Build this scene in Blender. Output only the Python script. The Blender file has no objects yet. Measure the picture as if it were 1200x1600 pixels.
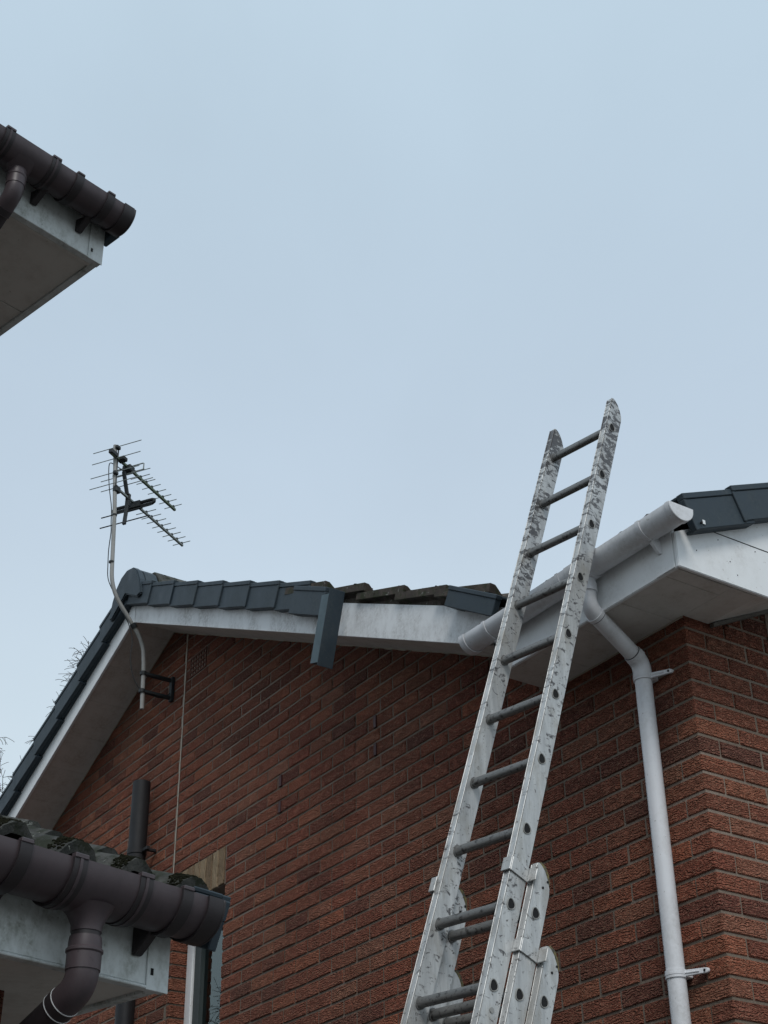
import bpy, bmesh, math, random
from mathutils import Vector, Matrix
rnd = random.Random(7)
R = math.radians
S = bpy.context.scene

# ------------------------------------------------------------------ camera
YAW, PITCH, ROLL = R(55.70), R(31.65), R(-0.87)
CAM = Vector((0, 0, 1.9))
w_ = Vector((-math.sin(YAW)*math.cos(PITCH), math.cos(YAW)*math.cos(PITCH), math.sin(PITCH)))
r_ = Vector((math.cos(YAW), math.sin(YAW), 0)); u_ = r_.cross(w_)
r2 = math.cos(ROLL)*r_ + math.sin(ROLL)*u_; u2 = -math.sin(ROLL)*r_ + math.cos(ROLL)*u_
cd = bpy.data.cameras.new('camera'); cam = bpy.data.objects.new('camera', cd)
S.collection.objects.link(cam); S.camera = cam
cam.matrix_world = Matrix(((r2.x, u2.x, -w_.x, CAM.x), (r2.y, u2.y, -w_.y, CAM.y), (r2.z, u2.z, -w_.z, CAM.z), (0, 0, 0, 1)))
cd.sensor_fit = 'VERTICAL'; cd.sensor_height = 36.0; cd.lens = 2404/1600*36.0
cd.clip_start = 0.05; cd.clip_end = 2000
S.render.resolution_x = 768; S.render.resolution_y = 1024

# ------------------------------------------------------------------ sky, sun, exposure
SUN_DIR = Vector((0.78, -0.46, 0.98)).normalized()
SUN_EL = math.asin(SUN_DIR.z); SUN_AZ = math.atan2(SUN_DIR.x, SUN_DIR.y)
W = bpy.data.worlds.new('World'); S.world = W; W.use_nodes = True
nt = W.node_tree; nt.nodes.clear()
out = nt.nodes.new('ShaderNodeOutputWorld'); bg = nt.nodes.new('ShaderNodeBackground')
sky = nt.nodes.new('ShaderNodeTexSky'); sky.sky_type = 'NISHITA'; sky.sun_disc = False
sky.sun_elevation = SUN_EL; sky.sun_rotation = SUN_AZ; sky.air_density = 1.0; sky.dust_density = 2.0
tc = nt.nodes.new('ShaderNodeTexCoord'); sep = nt.nodes.new('ShaderNodeSeparateXYZ')
ramp = nt.nodes.new('ShaderNodeValToRGB'); el = ramp.color_ramp
cols = [(0.0, (.50, .57, .62)), (0.20, (.63, .725, .79)), (0.38, (.585, .695, .77)), (0.52, (.478, .575, .685)), (0.66, (.462, .572, .678)), (0.80, (.49, .62, .725)), (1.0, (.58, .70, .80))]
while len(el.elements) < len(cols): el.elements.new(0.5)
for e, (p, c) in zip(el.elements, cols): e.position = p; e.color = (*c, 1)
el.interpolation = 'B_SPLINE'
noi = nt.nodes.new('ShaderNodeTexNoise'); noi.inputs['Scale'].default_value = 2.2; noi.inputs['Detail'].default_value = 6; noi.inputs['Distortion'].default_value = .5
mr = nt.nodes.new('ShaderNodeMapRange'); mr.inputs[1].default_value = .3; mr.inputs[2].default_value = .7; mr.inputs[3].default_value = 10.5; mr.inputs[4].default_value = 11.7
vm = nt.nodes.new('ShaderNodeVectorMath'); vm.operation = 'SCALE'
mix = nt.nodes.new('ShaderNodeMix'); mix.data_type = 'RGBA'; mix.inputs[0].default_value = 0.96
L = nt.links.new
L(tc.outputs['Generated'], sep.inputs[0]); L(sep.outputs[2], ramp.inputs[0])
L(tc.outputs['Generated'], noi.inputs['Vector']); L(noi.outputs[0], mr.inputs[0])
L(ramp.outputs[0], vm.inputs[0]); L(mr.outputs[0], vm.inputs['Scale'])
L(sky.outputs[0], mix.inputs[6]); L(vm.outputs[0], mix.inputs[7])
L(mix.outputs[2], bg.inputs[0]); bg.inputs[1].default_value = 0.1
L(bg.outputs[0], out.inputs[0])
sd = bpy.data.lights.new('sun', 'SUN'); sd.energy = 1.5; sd.angle = R(20); sd.color = (1, .97, .93)
sun = bpy.data.objects.new('sun', sd); S.collection.objects.link(sun)
sun.rotation_euler = (-SUN_DIR).to_track_quat('-Z', 'Y').to_euler(); sun.location = (20, -5, 30)
S.view_settings.view_transform = 'Standard'; S.view_settings.look = 'None'
S.view_settings.exposure = 0.0; S.view_settings.gamma = 1.0; S.view_settings.use_curve_mapping = False

# ------------------------------------------------------------------ materials
class N:
    """tiny node builder"""
    def __init__(s, name):
        s.m = bpy.data.materials.new(name); s.m.use_nodes = True; s.t = s.m.node_tree
        s.b = s.t.nodes['Principled BSDF']
    def n(s, kind, **kw):
        o = s.t.nodes.new('ShaderNode'+kind)
        for k, v in kw.items(): setattr(o, k, v)
        return o
    def l(s, a, b): s.t.links.new(a, b)
    def pos(s, scale=(1, 1, 1), obj=False):
        g = s.n('TexCoord').outputs['Object'] if obj else s.n('NewGeometry').outputs['Position']
        v = s.n('VectorMath', operation='MULTIPLY'); v.inputs[1].default_value = scale
        s.l(g, v.inputs[0]); return v.outputs[0]
    def noise(s, vec, scale, detail=4, rough=.6, dist=0):
        o = s.n('TexNoise'); o.inputs['Scale'].default_value = scale; o.inputs['Detail'].default_value = detail
        o.inputs['Roughness'].default_value = rough; o.inputs['Distortion'].default_value = dist
        s.l(vec, o.inputs['Vector']); return o.outputs[0]
    def rng(s, v, a, b, c=0, d=1):
        o = s.n('MapRange'); o.inputs[1].default_value = a; o.inputs[2].default_value = b
        o.inputs[3].default_value = c; o.inputs[4].default_value = d; s.l(v, o.inputs[0]); return o.outputs[0]
    def math(s, op, a, b=None):
        o = s.n('Math', operation=op)
        for i, x in enumerate((a, b)):
            if x is None: continue
            if isinstance(x, (int, float)): o.inputs[i].default_value = x
            else: s.l(x, o.inputs[i])
        return o.outputs[0]
    def mix(s, f, a, b):
        o = s.n('Mix', data_type='RGBA')
        for i, x in ((0, f), (6, a), (7, b)):
            if isinstance(x, (int, float)): o.inputs[i].default_value = x
            elif isinstance(x, tuple): o.inputs[i].default_value = (*x, 1)
            else: s.l(x, o.inputs[i])
        return o.outputs[2]
    def ramp(s, f, stops):
        o = s.n('ValToRGB'); e = o.color_ramp
        while len(e.elements) < len(stops): e.elements.new(.5)
        for k, (p, c) in zip(e.elements, stops): k.position = p; k.color = (*c, 1)
        s.l(f, o.inputs[0]); return o.outputs[0]
    def bump(s, h, dist, strength=1):
        o = s.n('Bump'); o.inputs['Distance'].default_value = dist; o.inputs['Strength'].default_value = strength
        s.l(h, o.inputs['Height']); s.l(o.outputs[0], s.b.inputs['Normal'])
    def done(s, col=None, rough=.6, metal=0, spec=.5):
        if col is not None:
            if isinstance(col, tuple): s.b.inputs['Base Color'].default_value = (*col, 1)
            else: s.l(col, s.b.inputs['Base Color'])
        if isinstance(rough, (int, float)): s.b.inputs['Roughness'].default_value = rough
        else: s.l(rough, s.b.inputs['Roughness'])
        s.b.inputs['Metallic'].default_value = metal
        s.b.inputs['Specular IOR Level'].default_value = spec
        return s.m

def brick_mat(name, stuff, buff=False):
    k = N(name)
    if stuff: rv = k.n('Attribute', attribute_name='rnd').outputs['Fac']
    else: rv = k.n('ObjectInfo').outputs['Random']
    if buff: base = k.ramp(rv, [(0, (.13, .09, .055)), (.4, (.27, .19, .12)), (.7, (.33, .24, .15)), (1, (.46, .35, .23))])
    else: base = k.ramp(rv, [(0, (.21, .078, .06)), (.2, (.31, .098, .065)), (.45, (.385, .135, .085)), (.65, (.36, .112, .073)), (.85, (.45, .152, .088)), (1, (.39, .165, .11))])
    big = k.noise(k.pos(), 1.3, 3)
    base = k.mix(k.rng(big, .35, .7, 0, .30), base, (.17, .115, .075) if not buff else (.16, .12, .07))
    # rustic wavy drag marks: short ripples, wider than tall
    sc = (17, 17, 34) if not buff else (80, 80, 14)
    v = k.pos(sc)
    n1 = k.noise(v, 1.0, 2.5, .55, 1.4)
    n2 = k.noise(k.pos((160, 160, 220)), 1.0, 2, .6)
    sx = k.n('SeparateXYZ'); k.l(k.n('NewGeometry').outputs['Position'], sx.inputs[0])
    if buff: h = k.math('ADD', k.rng(n1, .36, .60), k.math('MULTIPLY', n2, .35))
    else:
        ph = k.math('ADD', k.math('MULTIPLY', sx.outputs[2], 560.0), k.math('MULTIPLY', n1, 27.0))
        wv = k.math('SINE', ph); amp = k.rng(k.noise(k.pos((30, 30, 50)), 1, 2), .35, .6, .15, 1.3)
        h = k.math('ADD', k.math('MULTIPLY', k.math('MULTIPLY', wv, .5), amp), k.math('MULTIPLY', n2, .9))
    base = k.mix(k.rng(n2, .55, .68, 0, .6), base, (.50, .33, .22))
    base = k.mix(k.rng(n2, .42, .28, 0, .5), base, (.09, .05, .04))
    k.bump(h, .021 if not buff else .01, 1.0)
    return k.done(base, .9, 0, .15)
def mortar_mat():
    k = N('mortar'); n = k.noise(k.pos(), 90, 4); b = k.noise(k.pos(), 1.1, 3)
    c = k.mix(k.rng(b, .35, .65), (.14, .112, .085), (.27, .215, .175))
    c = k.mix(k.rng(n, .4, .7, 0, .35), c, (.11, .09, .07)); k.bump(n, .004)
    return k.done(c, .95, 0, .1)
def pvc(name, col, dirt, amt=.5, rough=.38, streak=True, scale=1.0):
    k = N(name); n = k.noise(k.pos((9*scale, 9*scale, 5*scale)), 1, 5, .65); f = k.noise(k.pos(), 55, 3, .7)
    t = k.math('MULTIPLY', k.rng(n, .42, .72), k.rng(f, .3, .62))
    c = k.mix(k.math('MULTIPLY', t, amt), col, dirt)
    spots = k.rng(k.noise(k.pos(), 70, 1, .5), .74, .76, 0, .5)
    c = k.mix(spots, c, dirt)
    k.bump(k.noise(k.pos(), 7, 2), .004, .4)
    return k.done(c, k.rng(n, .3, .7, rough, rough+.25), 0, .4)
M = {}
M['brick'] = brick_mat('rustic_brick', False); M['brick_stuff'] = brick_mat('rustic_brick_joined', True)
M['buff'] = brick_mat('buff_brick', False, True)
M['mortar'] = mortar_mat()
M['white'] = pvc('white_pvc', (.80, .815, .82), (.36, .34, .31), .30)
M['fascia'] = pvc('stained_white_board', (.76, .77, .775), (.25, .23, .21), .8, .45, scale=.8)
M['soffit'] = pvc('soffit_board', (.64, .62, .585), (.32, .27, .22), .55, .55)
M['oldwhite'] = pvc('weathered_white_board', (.66, .70, .70), (.17, .18, .14), .85, .6, scale=2.2)
M['oldsoffit'] = pvc('old_soffit', (.66, .64, .60), (.36, .32, .28), .5, .7)
M['gutter'] = pvc('white_gutter', (.73, .74, .765), (.36, .355, .33), .5, .26)
M['soffit_dark'] = pvc('dark_trim', (.15, .14, .125), (.08, .07, .06), .6, .7)  # darker variant of the old soffit tone, for the side gable trim
M['brown'] = pvc('brown_pvc', (.066, .050, .055), (.030, .024, .027), .6, .36)
M['brown_seal'] = pvc('brown_pvc_joint', (.028, .023, .025), (.018, .015, .016), .4, .4)
M['black'] = pvc('black_pvc', (.014, .0145, .017), (.03, .028, .025), .4, .5)
M['cap_pale'] = pvc('pale_slate_pvc', (.085, .125, .145), (.06, .08, .09), .4, .5)  # lighter slate grey, only on the hanging strip's front flange
M['cap'] = pvc('slate_grey_pvc', (.026, .041, .054), (.075, .088, .09), .55, .5)
M['rubber'] = pvc('dark_gap', (.012, .012, .013), (.02, .02, .02), .3, .8)
M['room_shade_panel'] = pvc('room_shade_colour', (.20, .27, .27), (.14, .18, .18), .4, .9)  # pale teal standing in for the dim room behind the glass
M['frame_dark'] = pvc('window_gasket', (.05, .065, .065), (.03, .03, .03), .3, .4)
M['joint'] = pvc('light_mastic', (.46, .40, .33), (.30, .25, .2), .6, .8)
def tile_mat(name, a, b, moss, amt):
    k = N(name); n = k.noise(k.pos(), 14, 6, .7); f = k.noise(k.pos(), 120, 4, .7); m = k.noise(k.pos(), 22, 5, .7, .6)
    c = k.mix(k.rng(n, .35, .65), a, b); c = k.mix(k.rng(m, .62-amt*.25, .70-amt*.2, 0, .9), c, moss)
    c = k.mix(k.rng(k.noise(k.pos((40, 40, 40)), 1, 3, .6, 1.0), .66, .70, 0, .75), c, (.30, .31, .28))
    h = k.math('ADD', k.math('MULTIPLY', n, .6), k.math('MULTIPLY', f, .6)); k.bump(h, .0035)
    return k.done(c, .85, 0, .25)
M['tile'] = tile_mat('concrete_tile', (.045, .037, .032), (.095, .076, .062), (.035, .04, .02), .5)
M['garage_tile'] = tile_mat('mossy_tile', (.030, .032, .030), (.085, .085, .078), (.02, .024, .014), .5)
k = N('moss'); n = k.noise(k.pos(), 60, 5, .7); g = k.noise(k.pos(), 300, 3, .7)
c = k.ramp(n, [(.3, (.012, .013, .008)), (.6, (.022, .022, .012)), (.8, (.07, .06, .025))]); k.bump(g, .008)
M['moss'] = k.done(c, 1, 0, .1)
def alu(name, top=None):
    k = N(name)
    base = k.ramp(k.noise(k.pos((30, 30, 4)), 1, 4, .7), [(.3, (.36, .365, .365)), (.7, (.60, .605, .595))])
    z = k.n('SeparateXYZ'); k.l(k.n('NewGeometry').outputs['Position'], z.inputs[0])
    zt = k.rng(z.outputs[2], 4.2, 5.5, -.01, .125)
    # slanting spatters and dragged marks of dark paint
    mp = k.n('Mapping'); mp.inputs['Rotation'].default_value = (0, R(38), R(25)); mp.inputs['Scale'].default_value = (16, 26, 44)
    k.l(k.n('NewGeometry').outputs['Position'], mp.inputs[0])
    s1 = k.noise(mp.outputs[0], 1, 6, .68, .6)
    pat = k.rng(k.noise(k.pos((5, 5, 3)), 1, 2), .35, .65, -.055, .04)
    s1 = k.rng(k.math('ADD', k.math('ADD', s1, zt), pat), .572, .635)
    s2 = k.rng(k.noise(k.pos((85, 85, 60)), 1, 3, .6, .3), .65, .69)
    s3 = k.rng(k.noise(k.pos((12, 12, 6)), 1, 5, .7), .5, .68, 0, .6)
    c = k.mix(s3, base, (.33, .31, .27))
    c = k.mix(k.math('MULTIPLY', s1, .92), c, (.045, .042, .046))
    c = k.mix(k.math('MULTIPLY', s2, .85), c, (.06, .055, .05))
    o = k.n('Math', operation='MAXIMUM'); k.l(s1, o.inputs[0]); k.l(s2, o.inputs[1])
    inv = k.math('SUBTRACT', 1, o.outputs[0])
    k.l(k.math('MULTIPLY', inv, .35), k.b.inputs['Metallic'])
    m = k.done(c, k.rng(s3, 0, 1, .42, .6)); 
    k.l(k.math('MULTIPLY', inv, .35), k.b.inputs['Metallic'])
    k.bump(k.math('ADD', k.math('MULTIPLY', o.outputs[0], .5), k.noise(k.pos((90, 90, 12)), 1, 3)), .0005)
    return m
M['alu'] = alu('spattered_aluminium')
k = N('rung_aluminium'); n = k.noise(k.pos((55, 55, 55)), 1, 3, .6); f = k.rng(n, .55, .66)
c = k.mix(f, (.17, .17, .165), (.055, .052, .050)); k.bump(k.noise(k.pos(), 90, 2), .0012)
M['rung'] = k.done(c, .5, .35)
k = N('rubber_plug'); n = k.noise(k.pos(), 60, 4, .7)
M['plug'] = k.done(k.mix(k.rng(n, .4, .6), (.20, .16, .06), (.07, .07, .055)), .85)
M['galv'] = pvc('grey_mast', (.30, .30, .29), (.17, .17, .14), .7, .45)
M['steel'] = pvc('aerial_aluminium', (.22, .25, .24), (.12, .13, .11), .5, .45)
M['blackplastic'] = pvc('black_plastic', (.018, .022, .024), (.03, .03, .03), .3, .5)
M['boom'] = pvc('greenish_boom', (.12, .16, .11), (.09, .11, .06), .6, .5)
M['terracotta'] = pvc('vent_clay', (.12, .05, .035), (.06, .04, .03), .5, .85)
M['mastic_red'] = pvc('weep_plastic', (.05, .010, .010), (.03, .01, .01), .4, .5)
M['bark'] = pvc('bark', (.05, .042, .036), (.09, .08, .07), .5, .9)
k = N('glass_pane'); fr = k.n('Fresnel'); fr.inputs['IOR'].default_value = 1.75
tr = k.n('BsdfTransparent'); tr.inputs['Color'].default_value = (.55, .68, .68, 1); gl = k.n('BsdfGlossy'); gl.inputs['Roughness'].default_value = .01; gl.inputs['Color'].default_value = (.85, .97, .97, 1)
mx = k.n('MixShader'); k.l(fr.outputs[0], mx.inputs[0]); k.l(tr.outputs[0], mx.inputs[1]); k.l(gl.outputs[0], mx.inputs[2])
k.l(mx.outputs[0], k.t.nodes['Material Output'].inputs['Surface']); M['glass'] = k.m
k = N('paving'); n = k.noise(k.pos(), 3, 5)
M['ground'] = k.done(k.mix(k.rng(n, .3, .7), (.09, .085, .078), (.13, .125, .115)), .9)

# ------------------------------------------------------------------ mesh helpers
class MB:
    def __init__(s): s.v = []; s.f = []; s.a = []
    def add(s, vs, fs, a=0.0):
        o = len(s.v); s.v += [tuple(p) for p in vs]; s.f += [tuple(i+o for i in f) for f in fs]; s.a += [a]*len(fs)
    def box(s, x0, x1, y0, y1, z0, z1, a=0.0):
        vs = [(x, y, z) for x in (x0, x1) for y in (y0, y1) for z in (z0, z1)]
        s.add(vs, [(0, 1, 3, 2), (4, 6, 7, 5), (0, 4, 5, 1), (2, 3, 7, 6), (0, 2, 6, 4), (1, 5, 7, 3)], a)
    def obox(s, o, ax, ay, az, lo, hi):
        """box in a local frame: origin o, axes ax ay az, from lo to hi"""
        o = Vector(o); vs = [o+ax*x+ay*y+az*z for x in (lo[0], hi[0]) for y in (lo[1], hi[1]) for z in (lo[2], hi[2])]
        s.add(vs, [(0, 1, 3, 2), (4, 6, 7, 5), (0, 4, 5, 1), (2, 3, 7, 6), (0, 2, 6, 4), (1, 5, 7, 3)])
    def prism(s, pts, ext):
        ext = Vector(ext); n = len(pts); P = [Vector(p) for p in pts]
        s.add(P+[p+ext for p in P], [tuple(range(n))[::-1], tuple(range(n, 2*n))]+[(i, (i+1) % n, (i+1) % n+n, i+n) for i in range(n)])
    def tube(s, pts, r, n=16, caps=True, up=None):
        P = [Vector(p) for p in pts]; m = len(P); rs = r if isinstance(r, (list, tuple)) else [r]*m
        T = [(P[min(i+1, m-1)]-P[max(i-1, 0)]).normalized() for i in range(m)]
        ref = Vector(up) if up else (Vector((0, 0, 1)) if abs(T[0].z) < .9 else Vector((1, 0, 0)))
        vs = []; a = T[0].cross(ref).normalized()
        for i in range(m):
            a = (a-T[i]*a.dot(T[i])).normalized(); b = T[i].cross(a)
            for j in range(n):
                t = 2*math.pi*j/n; vs.append(P[i]+(a*math.cos(t)+b*math.sin(t))*rs[i])
        fs = [(i*n+j, i*n+(j+1) % n, (i+1)*n+(j+1) % n, (i+1)*n+j) for i in range(m-1) for j in range(n)]
        if caps: fs += [tuple(range(n))[::-1], tuple(range((m-1)*n, m*n))]
        s.add(vs, fs)
    def strip(s, prof, o, ax, ay, d, length, close=False):
        """open or closed 2-D profile (ax, ay) swept along d"""
        n = len(prof); o = Vector(o)
        vs = [o+ax*p[0]+ay*p[1] for p in prof]+[o+ax*p[0]+ay*p[1]+d*length for p in prof]
        rng = range(n if close else n-1)
        fs = [(i, (i+1) % n, (i+1) % n+n, i+n) for i in rng]
        if close: fs += [tuple(range(n))[::-1], tuple(range(n, 2*n))]
        s.add(vs, fs)
    def mesh(s, name, mat, bevel=0, seg=1, smooth=False, attr=False):
        me = bpy.data.meshes.new(name); me.from_pydata(s.v, [], s.f)
        if attr:
            at = me.attributes.new('rnd', 'FLOAT', 'FACE')
            for i, a in enumerate(s.a): at.data[i].value = a
        bm = bmesh.new(); bm.from_mesh(me)
        bmesh.ops.recalc_face_normals(bm, faces=bm.faces)
        if bevel:
            es = [e for e in bm.edges if len(e.link_faces) == 2 and e.calc_face_angle(0) > .6]
            bmesh.ops.bevel(bm, geom=es, offset=bevel, segments=seg, affect='EDGES', clamp_overlap=True)
        if smooth:
            for f in bm.faces: f.smooth = True
            for e in bm.edges:
                if len(e.link_faces) == 2 and e.calc_face_angle(0) > .7: e.smooth = False
        bm.to_mesh(me); bm.free(); me.materials.append(mat); return me
COL = S.collection
def put(name, me, parent=None, loc=None, mat4=None):
    o = bpy.data.objects.new(name, me); COL.objects.link(o)
    if parent is not None:
        o.parent = parent
        if parent.type == 'EMPTY': o.matrix_parent_inverse = Matrix.Translation(-parent.location)
    if mat4 is not None: o.matrix_basis = mat4
    elif loc is not None: o.location = loc
    return o
def part(mb, name, mat, parent=None, bevel=0, seg=1, smooth=False, label=None, attr=False):
    o = put(name, mb.mesh(name, mat, bevel, seg, smooth, attr), parent)
    if label: o['label'] = label
    return o
def thing(name, label, cat, loc, group=None):
    o = bpy.data.objects.new(name, None); COL.objects.link(o); o.location = loc
    o.empty_display_size = .2; o['label'] = label; o['category'] = cat
    if group: o['group'] = group
    return o
V = Vector
X_, Y_, Z_ = V((1, 0, 0)), V((0, 1, 0)), V((0, 0, 1))
def arc(c, a, b, r, t0, t1, n):
    return [V(c)+V(a)*r*math.cos(t0+(t1-t0)*i/n)+V(b)*r*math.sin(t0+(t1-t0)*i/n) for i in range(n+1)]

# ------------------------------------------------------------------ ground
g = MB(); g.v = [(-600, -600, 0), (600, -600, 0), (600, 600, 0), (-600, 600, 0)]; g.f = [(0, 1, 2, 3)]; g.a = [0]
o = part(g, 'ground', M['ground']); o['kind'] = 'structure'

# ================================================================== THE BRICK HOUSE
XC, YW = -3.766, 3.979           # corner of the long wall and the side wall
AX, AZ = -8.33, 6.61             # apex of the gable soffit line on the long wall
SR, SL = .4706, .45              # rake slopes right and left of the apex
YB = 3.69                        # face of the boards
def rk(x): return AZ-SR*(x-AX) if x > AX else AZ+SL*(x-AX)
EZ = 4.70                        # eaves soffit level
def wt(x): return max(rk(x), EZ) if x > -4.57 else rk(x)
house = thing('brick_house', 'red rustic brick house with white boards, a gable and an outer corner behind the ladder', 'house', (XC, YW, 0))
XL = -12.6
# wall cores (mortar) ----------------------------------------------------
WX0, WX1, WZ0, WZ1 = -8.08, -7.47, 3.10, 4.655
mb = MB(); yf = YW+.0045
def gable_poly(x0, x1, z0):
    xs = [x0]+([AX] if x0 < AX < x1 else [])+([-4.572, -4.571] if x0 < -4.57 < x1 else [])+[x1]
    top = [(x, yf, wt(x)+(.03 if x < -4.57 else .006)) for x in xs]
    return top[::-1]+[(x0, yf, z0), (x1, yf, z0)]
mb.prism(gable_poly(XL, WX0-.006, 0), (0, .25, 0))
mb.prism(gable_poly(WX0-.006, WX1+.006, WZ1+.006), (0, .25, 0))
mb.box(WX0-.006, WX1+.006, yf, yf+.25, 0, WZ0)
mb.prism(gable_poly(WX1+.006, XC-.0045, 0), (0, .25, 0))
wall = part(mb, 'wall', M['mortar'], house, label='long brick wall under the gable and the white gutter')
mb = MB()
mb.prism([(XC-.0045, yf+.252, 0), (XC-.0045, YW+7, 0), (XC-.0045, YW+7, EZ+.2), (XC-.0045, YW+3.6, EZ+.47*3.5), (XC-.0045, yf+.252, EZ+.06)], (-.25, 0, 0))
side = part(mb, 'wall', M['mortar'], house, label='side brick wall right of the outer corner')
# brick courses -----------------------------------------------------------
ZB = 4.055; CH = .075
HV = 1600/2404/2; HH = 1200/2404/2
def inview(p, m=1.0):
    q = V(p)-CAM; z = q.dot(w_)
    return z > 0 and abs(q.dot(r2)/z) < HH*m and abs(q.dot(u2)/z) < HV*m
bricks = []    # (size score, face 'F' long wall or 'S' side wall, u0, u1, z0, corner)
def jitter(): return rnd.uniform(-.0025, .0025)
def course(k):
    z0 = ZB+CH*k+.006
    res = []
    sm = (k % 2 == 1)                     # stretcher shows on the long wall at the corner
    res.append(('C', XC-(.215 if sm else .1025), XC, z0, sm))
    # long wall going left from the corner
    x = XC-(.225 if sm else .1125)
    bounds = [(-8.114, 1e9), (XL, -8.126)]
    while x > XL+.3:
        a = x-.2125; b = x
        for lo, hi in bounds:
            aa, bb = max(a, lo), min(b, hi)
            if bb-aa > .03:
                pcs = [(aa, bb)]
                if z0+.065 > WZ0 and z0 < WZ1+.225:      # window opening and lintel
                    np_ = []
                    e0, e1 = (WX0, WX1)
                    for p, q in pcs:
                        if q <= e0 or p >= e1: np_.append((p, q))
                        else:
                            if p < e0-.02: np_.append((p, e0))
                            if q > e1+.02: np_.append((e1, q))
                    pcs = np_
                if abs(z0-.006-(ZB+CH*28)) < .01 or abs(z0-.006-(ZB+CH*29)) < .01:      # air brick
                    np_ = []
                    for p, q in pcs:
                        if q <= -8.066 or p >= -7.841: np_.append((p, q))
                        else:
                            if p < -8.08: np_.append((p, -8.066))
                            if q > -7.828: np_.append((-7.836, q))
                    pcs = np_
                for p, q in pcs:
                    
                    zc = min(rk(p), rk(q))
                    if z0+.02 < max(wt(p), wt(q)) and not (q > -4.57 and z0+.0 > EZ-.01): res.append(('F', p, q, z0, False))
        x -= .225
    # side wall going back from the corner
    y = YW+(.1125 if sm else .225)
    while y < YW+6.4:
        if z0+.03 < EZ+.47*max(0, (y-YW)) + .06: res.append(('S', y, y+.2125, z0, False))
        y += .225
    return res
allb = []
for kk in range(-54, 36):
    for b in course(kk):
        if b[0] == 'C' and b[3]+.065 > EZ+.045: continue
        allb.append(b)
def bcen(b):
    if b[0] == 'S': return V((XC, (b[1]+b[2])/2, b[3]+.03))
    return V(((b[1]+b[2])/2, YW, b[3]+.03))
def score(b):
    c = bcen(b); q = c-CAM; d2 = q.length_squared
    nrm = V((1, 0, 0)) if b[0] == 'S' else V((0, -1, 0))
    if b[0] == 'C': nrm = V((.7, -.7, 0))
    if not inview(c, 1.01): return 0
    if b[0] == 'F' and b[2] < -8.2 and b[3] < 4.9: return 0   # behind the garage gutter
    return (b[2]-b[1])*abs(q.normalized().dot(nrm))/d2
allb.sort(key=score, reverse=True)
def geo(b, mbx, a=0.0, origin=V((0, 0, 0)), shared=False):
    """one brick with a chipped face edge; face proud of the mortar"""
    kind, u0, u1, z0, sm = b
    z1 = z0+.0635; D = .1; c = .0035
    j = [rnd.uniform(-.0035, .003) for _ in range(10)]
    pr = rnd.uniform(-.001, .0025)
    if kind == 'C':
        if sm: x0, x1, y0, y1 = XC-.215, XC+pr, YW-pr, YW+.1025
        else: x0, x1, y0, y1 = XC-.1025, XC+pr, YW-pr, YW+.215
        vs = []
        for z, s_ in ((z0, 1), (z0+c, 0), (z1-c, 0), (z1, 1)):
            i = c*s_
            vs += [(x0, y0+i, z), (x1-i-.003, y0+i, z), (x1-i, y0+i+.003, z), (x1-i, y1, z)]
        fs = []
        for r in range(3):
            for q in range(3): fs.append((r*4+q, r*4+q+1, r*4+q+5, r*4+q+4))
        n0 = len(vs); vs += [(x0, y1, z0), (x0, y1, z1)]
        fs += [(3, 2, 1, 0, n0), (12, 13, 14, 15, n0+1)]
        mbx.add([V(p)-origin for p in vs], fs, a); return
    fr = [(u0+c+j[0], z0+c+j[1]), (u1-c+j[2], z0+c+j[3]), (u1-c+j[4], z1-c+j[5]), (u0+c+j[6], z1-c+j[7])]
    rg = [(u0, z0), (u1, z0), (u1, z1), (u0, z1)]
    if kind == 'F':
        vs = [(u, YW-pr, z) for u, z in fr]+[(u, YW+c, z) for u, z in rg]+[(u, YW+D, z) for u, z in rg]
    else:
        vs = [(XC+pr, u, z) for u, z in fr]+[(XC-c, u, z) for u, z in rg]+[(XC-D, u, z) for u, z in rg]
    fs = [(0, 1, 2, 3)]+[(i, 4+i, 4+(i+1) % 4, (i+1) % 4) for i in range(4)]+[(4+i, 8+i, 8+(i+1) % 4, 4+(i+1) % 4) for i in range(4)]+[(11, 10, 9, 8)]
    mbx.add([V(p)-origin for p in vs], fs, a)
cache = {}
NB = 300
for b in allb[:NB]:
    c = bcen(b); c = V((b[1], YW, b[3])) if b[0] != 'S' else V((XC, b[1], b[3]))
    key = (b[0], round(b[2]-b[1], 3), rnd.randrange(4), b[4])
    if key not in cache:
        mbx = MB(); geo(b, mbx, 0, c); cache[key] = mbx.mesh('brick', M['brick'])
    put('brick', cache[key], side if b[0] == 'S' else wall, loc=c)
for face, par in (('FC', wall), ('S', side)):
    st = MB()
    for b in allb[NB:]:
        if b[0] in face: geo(b, st, rnd.random())
    o = part(st, 'brickwork', M['brick_stuff'], par, attr=True); o['kind'] = 'stuff'
# movement joint, weep vents, air brick, lintel soldiers --------------------
mb = MB(); zz = 0.2; pts = []
while zz < rk(-8.12): pts.append((-8.12+rnd.uniform(-.0015, .0015), zz)); zz += .05
for i in range(len(pts)-1):
    (xa, za), (xb, zb) = pts[i], pts[i+1]
    if za > 4.88:
        mb.add([(xa-.0065, YW-.002, za), (xa+.0055, YW-.003, za), (xb+.0055, YW-.002, zb), (xb-.0065, YW-.003, zb)], [(0, 1, 2, 3)])
part(mb, 'movement_joint', M['joint'], wall)
for x, z in ((-5.939, 5.02), (-5.939, 4.87), (-6.872, 5.02), (-6.872, 4.87)):
    mb = MB(); zq = ZB+CH*round((z-ZB)/CH)+.004; mb.box(x-.012, x+.012, YW-.006, YW+.02, zq, zq+.066)
    part(mb, 'weep_vent', M['mastic_red'], wall, bevel=.0015)
mb = MB(); zv = ZB+CH*28+.005
ab = part(MB(), 'air_brick', M['terracotta'], wall); 
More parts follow.
